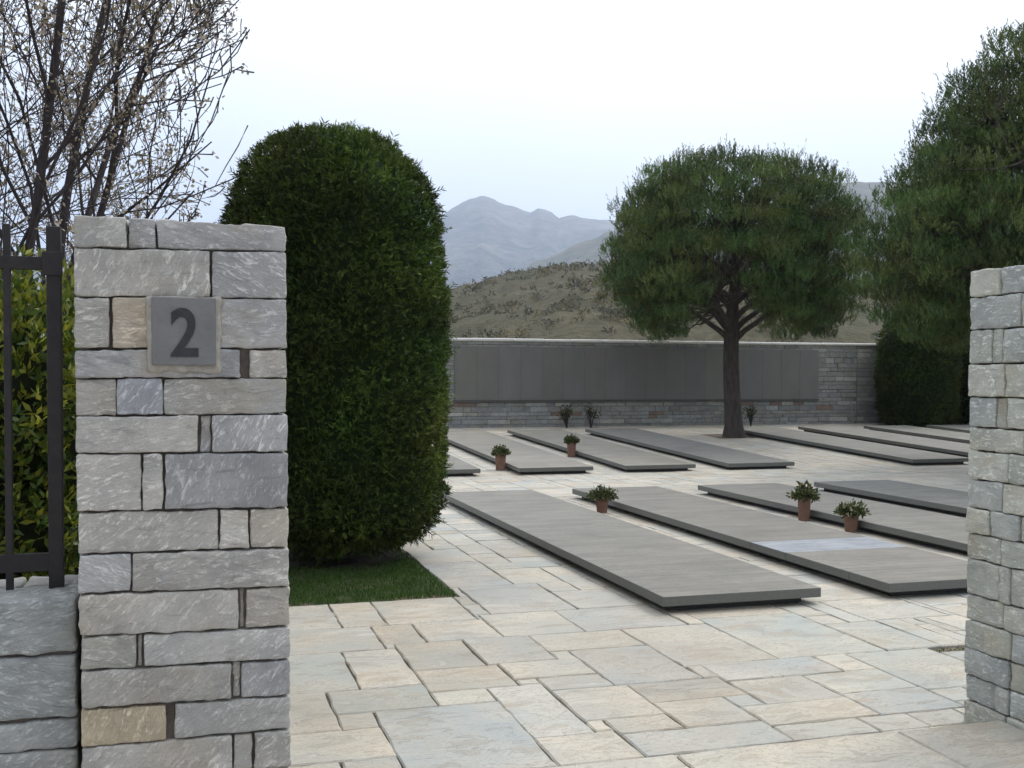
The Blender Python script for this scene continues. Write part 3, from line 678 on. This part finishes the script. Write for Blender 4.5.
# ---------------------------------------------------------------- grave slabs
def slab(i, x0, wd, y0, y1, back, label, tint, joints=None):
    z0 = float(gz(y0)); e_ = empty('grave_slab', (x0, y0, z0), label, 'grave slab', 'flat granite grave slabs')
    L = y1-y0
    p = MB(); box(p, (.10, .10, -.02), (wd-.10, L-.10, .055)); po = p.build('plinth', M['plinth'], e_)
    segs = joints or [(0, L, 'cover_slab', 'granite', 1.)]
    for a, b_, nm, mt, k in segs:
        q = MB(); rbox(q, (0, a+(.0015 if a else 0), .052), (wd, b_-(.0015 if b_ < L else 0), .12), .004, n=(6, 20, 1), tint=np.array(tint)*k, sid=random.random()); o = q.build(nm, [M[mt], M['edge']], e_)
        for p_ in o.data.polygons: p_.material_index = 1 if p_.normal.z < .5 else 0  # faces not turned upward get the granite with painted-in shade
    if back: e_.rotation_euler = (math.atan(SLOPE), 0, 0)
    return e_
GL = ['front row grave slab nearest the yew lawn, no pot on its left side',
      'front row grave slab crossed by a pale blue veined strip near its near end',
      'front row grave slab with two terracotta pots standing along its left side',
      'dark front row grave slab farthest right, half hidden by the right gate pillar']
GT = [(.94, .92, .87), (.90, .875, .83), (.86, .85, .82), (.72, .76, .76)]
for i, x in enumerate(FX):
    js = None
    if i == 1:
        a0, a1, a2 = 7.19-FY0, 8.12-FY0, 8.72-FY0
        js = [(0, a0, 'cover_slab', 'granite', 1.0), (a0, a1, 'cover_slab', 'granite', 1.04), (a1, a2, 'cover_strip', 'wet', 1.), (a2, FY1-FY0, 'cover_slab', 'granite', .96)]
    slab(i, x, FWD, FY0, FY1, False, GL[i], GT[i], js)
BL = ['back row grave slab mostly hidden behind the big yew, only its corner showing',
      'back row grave slab with a terracotta pot at its near left corner',
      'back row grave slab with a terracotta pot halfway along its left side',
      'bluish grey back row grave slab directly left of the pine trunk',
      'back row grave slab directly to the right of the round pine trunk',
      'second back row grave slab to the right of the round pine trunk',
      'third back row grave slab to the right of the round pine trunk',
      'farthest right back row grave slab, a sliver showing in front of the dark far yews']
BT = [(.9, .88, .84), (1.08, 1.04, .96), (1.0, .96, .88), (.78, .79, .80), (.98, .97, .93), (.98, .96, .92), (.95, .95, .9), (.9, .9, .88)]
for i, x in enumerate(BX): slab(i+4, x, BWD, BY0, BY1, True, BL[i], BT[i])

# ---------------------------------------------------------------- clipped yews
def yew(x, y, z, prof, label, n_sprig, size=1., group='clipped yews', dark=1., trunk=True):
    e_ = empty('clipped_yew', (x, y, z), label, 'topiary yew', group)
    zs = np.array([p[0] for p in prof]); rs_ = np.array([p[1] for p in prof])
    # inner solid
    c = MB(); nz_, na = 40, 48; zz = np.linspace(zs[0]+.03, zs[-1]-.05, nz_); A = np.linspace(0, 2*math.pi, na, endpoint=False)
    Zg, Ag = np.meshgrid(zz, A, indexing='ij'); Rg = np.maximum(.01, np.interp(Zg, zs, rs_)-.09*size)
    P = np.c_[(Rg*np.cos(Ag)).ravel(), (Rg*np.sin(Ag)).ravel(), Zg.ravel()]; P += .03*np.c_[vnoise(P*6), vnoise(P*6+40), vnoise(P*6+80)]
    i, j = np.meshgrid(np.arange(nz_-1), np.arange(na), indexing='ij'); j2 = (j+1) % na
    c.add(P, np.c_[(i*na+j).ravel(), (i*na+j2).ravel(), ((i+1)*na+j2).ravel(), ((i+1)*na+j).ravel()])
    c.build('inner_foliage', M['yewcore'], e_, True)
    # sprigs over the clipped surface
    fz = np.linspace(zs[0], zs[-1], 400); fr = np.interp(fz, zs, rs_); ds = np.hypot(np.gradient(fz), np.gradient(fr)); wgt = fr*ds; wgt /= wgt.sum()
    k = rng.choice(400, n_sprig, p=wgt); Z = fz[k]+rng.uniform(-.005, .005, n_sprig); A = rng.uniform(0, 2*math.pi, n_sprig); Rr = np.interp(Z, zs, rs_)
    dr = np.gradient(fr, fz)[k]; dr = np.clip(dr, -6, 6)
    N = np.c_[np.cos(A), np.sin(A), -dr]; N /= np.linalg.norm(N, axis=1, keepdims=True)
    P = np.c_[Rr*np.cos(A), Rr*np.sin(A), Z]
    lump = fbm(P*2.6/size, 3)*.045*size + fbm(P*9/size, 2)*.03*size
    P = P + N*(lump-.07*size*rng.random(n_sprig)**1.2)[:, None]
    wild = (rng.random(n_sprig) < .05)
    D = N*.9+rng.normal(0, .55, (n_sprig, 3))+np.array([0, 0, .45]); D /= np.linalg.norm(D, axis=1, keepdims=True)
    f = MB(); tn = .82+.42*fbm(P*2.4/size+5, 3)[:, None]+rng.normal(0, .12, (n_sprig, 1)); tn = np.clip(tn, .35, 1.5)*np.where(rng.random((n_sprig, 1)) < .10, 1.6, 1.)*dark
    tn = tn*np.array([[1, 1, 1]])*np.c_[1+.25*vnoise(P*1.7+60), np.ones(n_sprig), np.ones(n_sprig)]
    ln = rng.uniform(.05, .085, n_sprig)*size*(1+.9*wild)
    Sd = np.cross(D, rng.normal(size=(n_sprig, 3))); Sd /= np.linalg.norm(Sd, axis=1, keepdims=True)
    kites(f, P, D, ln, .012*size, tint=tn)
    for q, sg in ((.2, 1), (.2, -1), (.45, 1), (.45, -1), (.68, 1), (.68, -1)):
        kites(f, P+D*ln[:, None]*q, D*.75+Sd*sg*.75, ln*(.62-.3*q), .011*size, tint=tn)
    f.build('foliage', M['yew'], e_)
    if trunk:
        t = MB()
        tube(t, [[0, 0, -.05], [.01, 0, .15], [.0, .02, .5], [0, 0, 1.2]], [.12, .09, .08, .05], 8)
        for q in range(5):
            a = q*1.3+.4; tube(t, [[.03*math.cos(a), .03*math.sin(a), .05], [.2*math.cos(a), .2*math.sin(a), .28], [.5*math.cos(a), .5*math.sin(a), .7]], [.05, .035, .02], 6)
        t.build('trunk', M['bark'], e_, True)
    return e_
pz = lambda y: 1.62+(375.6-y)/112.4
prof = [(a-.04*(a > 3), max(.02, b-.01)) for a, b in [(pz(549), .12), (pz(543), .55), (pz(533), .80), (pz(518), .93), (pz(500), .985), (pz(400), 1.02), (pz(300), 1.0), (pz(250), .955), (pz(215), .90), (pz(190), .83), (pz(165), .71), (pz(148), .56), (pz(139), .40), (pz(134), .22), (pz(132), .02)]]
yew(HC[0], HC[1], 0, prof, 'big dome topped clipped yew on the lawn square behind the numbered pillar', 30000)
fp = [(.05, .5), (.15, .9), (.4, 1.0), (1.6, 1.03), (2.3, .98), (2.8, .78), (3.05, .5), (3.2, .15), (3.22, .02)]
yew(18.75, 24.75, float(gz(24.75)), fp, 'dark clipped yew against the right end of the memorial wall', 9000, 1.5, dark=.7)
yew(20.95, 24.6, float(gz(24.6)), [(a, b*1.02) for a, b in fp], 'dark clipped yew glimpsed between the far yew and the right gate pillar', 7000, 1.5, dark=.6)

# ---------------------------------------------------------------- pines
def pine(x, y, z, h_trunk, prof, lean, label, nclump, rtr, seed, shoots=38, nl=.092, fork=True):
    """prof: (height, radius) outline of the crown"""
    e_ = empty('pine_tree', (x, y, z), label, 'pine tree', 'umbrella shaped pines')
    lr = np.random.default_rng(seed); zs = np.array([p[0] for p in prof]); rs_ = np.array([p[1] for p in prof]); top = zs[-1]
    cx = lambda zz: lean[0]*np.clip((zz-h_trunk)/(top-h_trunk), 0, 1); cyy = lambda zz: lean[1]*np.clip((zz-h_trunk)/(top-h_trunk), 0, 1)
    t = MB(); mid = h_trunk+(top-h_trunk)*.55
    hz_ = np.linspace(-.1, mid, 14); P = np.c_[.05*np.sin(hz_*1.1+seed)+cx(hz_), .05*np.cos(hz_*1.3+seed)-.05+cyy(hz_), hz_]
    rad_ = rtr*np.interp(hz_, [-.1, .15, .5, h_trunk, mid], [1.5, 1.12, 1.0, .88, .22]); tube(t, P, rad_, 12)
    # clump centres: a shell that leaves gaps, plus some inside
    fz = np.linspace(zs[0], zs[-1], 300); fr = np.interp(fz, zs, rs_)
    cl = []
    tries = 0
    while len(cl) < nclump and tries < 60000:
        tries += 1; k = lr.integers(300)
        if lr.random() > fr[k]/fr.max(): continue
        a = lr.uniform(0, 2*math.pi); q = (1-.5*lr.random()**1.6)
        r_ = fr[k]*q*(1+.05*math.sin(3*a+seed)+.04*math.sin(7*a+fz[k]*2))-.10
        p = np.array([r_*math.cos(a)+cx(fz[k]), r_*math.sin(a)+cyy(fz[k]), fz[k]-.15+(.20 if lr.random() < .15 and fz[k] > zs[0]+(top-zs[0])*.45 else 0)])
        if p[2] < h_trunk+1.45 and math.hypot(p[0], p[1]) < 1.55-.35*(p[2]-h_trunk): continue      # hollow underneath, where the limbs show
        if fork and p[2] < h_trunk+1.35 and abs(p[0]*.88-p[1]*.47+.1) < .95-.45*(p[2]-h_trunk): continue      # open from side to side below the fork
        if all(np.linalg.norm(p-c) > .285 for c in cl): cl.append(p)
    cl = np.array(cl)
    # limbs to groups of clumps
    nlimb = 16
    for q in range(nlimb):
        a = q*2.399+seed; zb = h_trunk*.93+(mid-h_trunk)*(q/nlimb)**1.5*.95
        b0 = np.array([cx(zb), cyy(zb), zb]); rr_ = np.interp(zb+.9, zs, rs_)*.70; zt2 = zb+1.0+.9*lr.random()
        e1 = np.array([rr_*math.cos(a)+cx(zt2), rr_*math.sin(a)+cyy(zt2), zt2]); m_ = (b0+e1)/2+np.array([0, 0, .05-.2*lr.random()])
        tube(t, [b0, b0*.7+m_*.3+[0, 0, .05], m_, m_*.4+e1*.6, e1], np.array([.42, .33, .25, .17, .05])*rtr, 7)
        near = cl[np.argsort(np.linalg.norm(cl-e1, axis=1))[:max(4, nclump//nlimb)]]
        for c in near:
            s_ = m_+(e1-m_)*lr.random(); tube(t, [s_, (s_+c)/2+[0, 0, -.08], c], np.array([.12, .08, .035])*rtr, 5)
    t.build('trunk', M['bark'], e_, True)
    f = MB(); n = len(cl)*shoots
    C = np.repeat(cl, shoots, 0); d = lr.normal(size=(n, 3)); d /= np.linalg.norm(d, axis=1, keepdims=True); d[:, 2] = np.abs(d[:, 2])*1.2-.18
    rad_c = np.repeat(lr.uniform(.28, .42, len(cl)), shoots)
    B = C+d*rad_c[:, None]*lr.uniform(.45, 1, n)[:, None]*np.array([1, 1, .7])
    D = d*.45+np.array([0, 0, 1.05])+lr.normal(0, .25, (n, 3)); D /= np.linalg.norm(D, axis=1, keepdims=True)
    shoot_t = np.repeat(lr.uniform(.55, 1.45, len(cl)), shoots)*lr.uniform(.8, 1.2, n)
    warm_ = np.repeat(lr.uniform(.85, 1.35, len(cl)), shoots)
    tint = np.c_[shoot_t*warm_, shoot_t, shoot_t*.95]
    sl_ = lr.uniform(.12, .22, n)*np.where(lr.random(n) < .1, 1.9, 1.)
    for k in range(13):
        u = k/12.; q = lr.normal(size=(n, 3)); q -= D*(q*D).sum(1, keepdims=True); q /= np.linalg.norm(q, axis=1, keepdims=True)
        kites(f, B+D*(sl_*u)[:, None], D*(.75+.5*u)+q*.6, nl*lr.uniform(.7, 1.1, n)*(1-.25*u), .0155, tint=tint)
    f.build('crown', M['pine'], e_)
    return e_
def outline(rows_, base_y, ppm, z0, cut=.12): return [(1.62+(base_y-y)/ppm-z0, max(.15, w/ppm-cut)) for y, w in rows_]
pine(12.17, 22.82, .21, 2.35, outline([(346, 60), (334, 92), (318, 112), (298, 128), (270, 134), (235, 130), (206, 119), (184, 104), (173, 84), (167, 56), (164, 15)], 376, 42.6, .21), (-.05, 0), 'round crowned pine growing between the back row grave slabs', 760, .2, 3)
pine(14.25, 15.1, 0, 2.2, outline([(350, 90), (338, 140), (312, 178), (250, 196), (205, 184), (165, 154), (130, 134), (70, 92), (30, 40), (12, 5)], 376, 58., 0.), (0, 0), 'tall dense pine leaning into the view behind the right gate pillar', 1000, .26, 5, fork=False)

# ---------------------------------------------------------------- blossoming bare tree on the left
def bare_tree(x, y, label, seed):
    lim = lambda yy, zz: -.02*yy-.16+.17*max(0, zz-2.6)+.12*math.sin(zz*5)+lr.gauss(0, .17)      # kept clear of the clipped yew
    e_ = empty('blossom_tree', (x, y, 0), label, 'tree'); lr = random.Random(seed); t = MB(); tips = []
    def grow(p, d, ln, r, lv):
        nseg = 5 if lv < 2 else 4; P = [p]; cur = np.array(p); dd = np.array(d, float); cut = False
        for s_ in range(nseg):
            dd = dd+np.array([lr.gauss(0, .13), lr.gauss(0, .13), .05+lr.gauss(0, .10)])
            if lv > 1 and cur[0]+x > lim(cur[1]+y, cur[2]): dd = dd+np.array([-.10, 0, .10])
            dd /= np.linalg.norm(dd); cur = cur+dd*ln/nseg; P.append(cur.copy())
            if cur[0]+x > lim(cur[1]+y, cur[2])+(.12 if lv < 2 else .3): cut = True; break
        nseg = len(P)-1
        if lv and nseg < 2: return
        tube(t, P, np.linspace(r, .004 if cut else r*.5 if lv < 3 else r*.4, nseg+1), 7 if lv < 2 else 4)
        if lv >= 3:
            for s_ in range(1, nseg+1): tips.append((P[s_], dd.copy()))
        if lv == 4: return
        nch = (8, 6, 5, 3)[lv]
        for c in range(nch):
            f_ = (.22+.75*(c+lr.random())/nch) if lv else (.30+.68*(c+lr.random())/nch); i_ = min(nseg-1, int(f_*nseg)); a = f_*nseg-i_
            b = P[i_]*(1-a)+P[i_+1]*a; ax = P[i_+1]-P[i_]; ax /= np.linalg.norm(ax)
            q = np.array([lr.gauss(0, 1), lr.gauss(0, 1), lr.gauss(0, .6)]); q -= ax*(q@ax); q /= np.linalg.norm(q)+1e-9
            nd = ax*(.72+.2*lr.random())+q*(.55+.25*lr.random())+np.array([0, 0, .08]); nd /= np.linalg.norm(nd)
            grow(b, nd, ln*(.48, .55, .52, .5)[lv]*lr.uniform(.75, 1.15), max(.0028, r*(1-.5*f_)*(.42, .46, .5, .55)[lv]), lv+1)
    for a, tilt, ln, r in ((0.1, .17, 5.0, .042), (.9, .10, 4.8, .038), (2.6, .25, 4.6, .036), (-.35, .30, 4.4, .034), (4.2, .22, 4.6, .038), (5.4, .26, 4.4, .036), (0.3, .36, 3.4, .032), (1.8, .3, 4.4, .036)):
        grow(np.array([.12*math.cos(a), .12*math.sin(a), -.05]), np.array([math.sin(tilt)*math.cos(a), math.sin(tilt)*math.sin(a), math.cos(tilt)]), ln, r, 0)
    t.build('trunk', M['greybark'], e_, True)
    b = MB(); P = np.array([q[0] for q in tips]); D = np.array([q[1] for q in tips]); k = rng.random(len(P)) < .58
    P, D = P[k], D[k]; n = len(P)
    for _ in range(3): kites(b, P+rng.normal(0, .012, (n, 3)), D*.6+rng.normal(0, .7, (n, 3)), rng.uniform(.016, .034, n), rng.uniform(.013, .023, n), tint=rng.uniform(.6, 1.15, (n, 1))*np.array([[1, 1, 1.]]))
    b.build('blossom', M['bud'], e_); return e_
bt = on_y(-30, 500, 7.0)
bare_tree(bt[0], 7.0, 'nearly bare many stemmed tree with sparse opening blossom behind the iron fence', 4)

# ---------------------------------------------------------------- shrub behind the fence
def shrub(x, y, z, rx, ry_, h, n, label):
    e_ = empty('leafy_shrub', (x, y, z), label, 'shrub')
    c = MB(); m = 24; th = np.linspace(0, math.pi, m); ph = np.linspace(0, 2*math.pi, 32, endpoint=False); T_, P_ = np.meshgrid(th, ph, indexing='ij')
    V = np.c_[(rx*.78*np.sin(T_)**.6*np.cos(P_)).ravel(), (ry_*.78*np.sin(T_)**.6*np.sin(P_)).ravel(), (h*.5-.44*h*np.cos(T_)).ravel()]; V += .1*np.c_[vnoise(V*4), vnoise(V*4+20), vnoise(V*4+50)]
    i, j = np.meshgrid(np.arange(m-1), np.arange(32), indexing='ij'); j2 = (j+1) % 32
    c.add(V, np.c_[(i*32+j).ravel(), (i*32+j2).ravel(), ((i+1)*32+j2).ravel(), ((i+1)*32+j).ravel()]); c.build('inner_foliage', M['laurelcore'], e_, True)
    a = rng.uniform(0, 2*math.pi, n); u = np.arccos(rng.uniform(-1, 1, n)); q = 1-.28*rng.random(n)
    N = np.c_[np.sin(u)*np.cos(a), np.sin(u)*np.sin(a), np.cos(u)]
    P = np.c_[rx*np.sin(u)**.6*np.cos(a)*q, ry_*np.sin(u)**.6*np.sin(a)*q, h*.5+.5*h*np.cos(u)*q]
    P += N*(fbm(P*3.2, 3)*.10)[:, None]
    hgt = np.clip(P[:, 2:3]/h, 0, 1); f = MB()
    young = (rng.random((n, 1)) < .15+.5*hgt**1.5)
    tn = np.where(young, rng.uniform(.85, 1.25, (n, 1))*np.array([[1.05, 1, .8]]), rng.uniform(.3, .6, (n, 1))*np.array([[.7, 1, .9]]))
    for _ in range(4):
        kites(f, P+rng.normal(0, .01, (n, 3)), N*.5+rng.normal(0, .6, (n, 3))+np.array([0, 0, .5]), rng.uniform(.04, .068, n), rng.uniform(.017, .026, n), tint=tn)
    f.build('foliage', M['laurel'], e_)
    s_ = MB()
    for k in range(7):
        a = k*.9; tube(s_, [[.1*math.cos(a), .1*math.sin(a), -.05], [.25*rx*math.cos(a), .25*ry_*math.sin(a), h*.4], [.6*rx*math.cos(a), .6*ry_*math.sin(a), h*.8]], [.025, .018, .008], 6)
    s_.build('stem', M['greybark'], e_, True); return e_
sc_ = on_y(2, 400, 5.25); shrub(sc_[0]-.12, 5.3, 0, .62, .5, 2.12, 7000, 'yellow green leafy shrub close behind the iron fence')

# ---------------------------------------------------------------- terracotta pots
def pot(px, py, h, r0, r1, tall, label, kind, seed, sc=1.):
    P = on_ground(px, py); h *= 1.22; e_ = empty('potted_plant', tuple(P), label, 'potted plant', 'terracotta grave pots'); lr = np.random.default_rng(seed)
    b = MB(); n = 20; prof_ = [(0, 0), (r0, 0), (r0*1.01, .01), (r1, h-.035), (r1*1.10, h-.033), (r1*1.12, h), (r1*.97, h), (r1*.94, h-.03), (0, h-.03)]
    A = np.arange(n)/n*2*math.pi; V = np.array([[r*math.cos(a), r*math.sin(a), zz] for r, zz in prof_ for a in A])
    F = [[k*n+j, k*n+(j+1) % n, (k+1)*n+(j+1) % n, (k+1)*n+j] for k in range(len(prof_)-1) for j in range(n)]
    b.add(V, np.array(F)); b.build('pot', M['terra'], e_, False)
    f = MB(); m = 170; d = lr.normal(size=(m, 3)); d[:, 2] = np.abs(d[:, 2])*1.1+.15; d /= np.linalg.norm(d, axis=1, keepdims=True)
    ln = lr.uniform(.4, 1, m)*tall; Q = np.c_[d[:, :2]*r1*.6, np.full(m, h-.03)]
    tip = Q+d*ln[:, None]*np.array([sc*.62, sc*.62, .9])
    for k in range(0, m, 3): tube(f, [Q[k], (Q[k]+tip[k])/2+[0, 0, .01], tip[k]], [.004, .003, .002], 4, tint=(.7, .8, .6), sid=.3)
    for _ in range(4): kites(f, Q+(tip-Q)*lr.uniform(.45, 1, (m, 1)), d+lr.normal(0, .7, (m, 3)), lr.uniform(.03, .065, m), lr.uniform(.016, .03, m), tint=lr.uniform(.5, 1.2, (m, 1))*np.array([[1, 1, 1.]]))
    f.build('plant', M['pot_leaf'], e_)
    if kind:
        for k in lr.choice(m, 14 if kind == 2 else 7, False):
            g_ = MB(); hv = np.repeat(tip[k][None], 5, 0); kites(g_, hv, d[k]*.5+lr.normal(0, .8, (5, 3)), .032, .024, tint=(.9, .9, .8) if kind == 2 else (.75, .55, .4)); g_.build('flower', M['petal'], e_)
pot(500.5, 470, .23, .078, .092, .2, 'tall terracotta pot at the near corner of a back row slab by the yew', 1, 1)
pot(571.5, 457, .24, .075, .085, .18, 'reddish terracotta pot halfway along a back row slab, farthest pot from the gate', 0, 2)
pot(602, 512.5, .155, .06, .078, .19, 'short terracotta pot with a bushy green plant between the two nearest slabs', 0, 3, 1.35)
pot(804, 520.5, .225, .062, .072, .21, 'tall terracotta pot with dry twiggy sprigs beside a front row slab', 1, 4, 1.1)
pot(851, 531.5, .165, .062, .078, .18, 'short terracotta pot with pale flowers, the pot nearest the right gate pillar', 2, 5, 1.25)

# ---------------------------------------------------------------- low bushes at the foot of the memorial wall
def bush(px, h, w, n, label, seed):
    x = on_y(px, 415, 25.45)[0]; y = 25.45; e_ = empty('rose_bush', (x, y, float(gz(y))), label, 'bush', 'low bushes along the memorial wall'); lr = np.random.default_rng(seed)
    s_ = MB(); f = MB()
    for k in range(9):
        a = lr.uniform(0, 6.28); q = lr.uniform(.2, 1)*w; zt2 = h*lr.uniform(.6, 1)
        Pm = np.array([[0, 0, -.03], [q*.4*math.cos(a), q*.4*math.sin(a)*.5, zt2*.5], [q*math.cos(a), q*math.sin(a)*.5, zt2]]); tube(s_, Pm, [.014, .011, .006], 5)
        m = n//9; u = lr.uniform(.3, 1, (m, 1)); B = Pm[1]+(Pm[2]-Pm[1])*(u*1.25-.25)+lr.normal(0, .05, (m, 3))
        kites(f, B, lr.normal(size=(m, 3)), lr.uniform(.04, .09, m), lr.uniform(.025, .05, m), tint=lr.uniform(.6, 1.5, (m, 1))*np.array([[1, 1, 1.]]))
    s_.build('stem', M['greybark'], e_); f.build('foliage', M['rose'], e_)
bush(567, .62, .22, 260, 'dark leafy rose bush at the memorial wall, larger one left of the pine', 1)
bush(591, .58, .22, 150, 'sparse reddish rose bush at the memorial wall beside the larger dark bush', 2)
bush(751, .60, .22, 160, 'thin twiggy bush at the memorial wall just right of the pine trunk', 3)
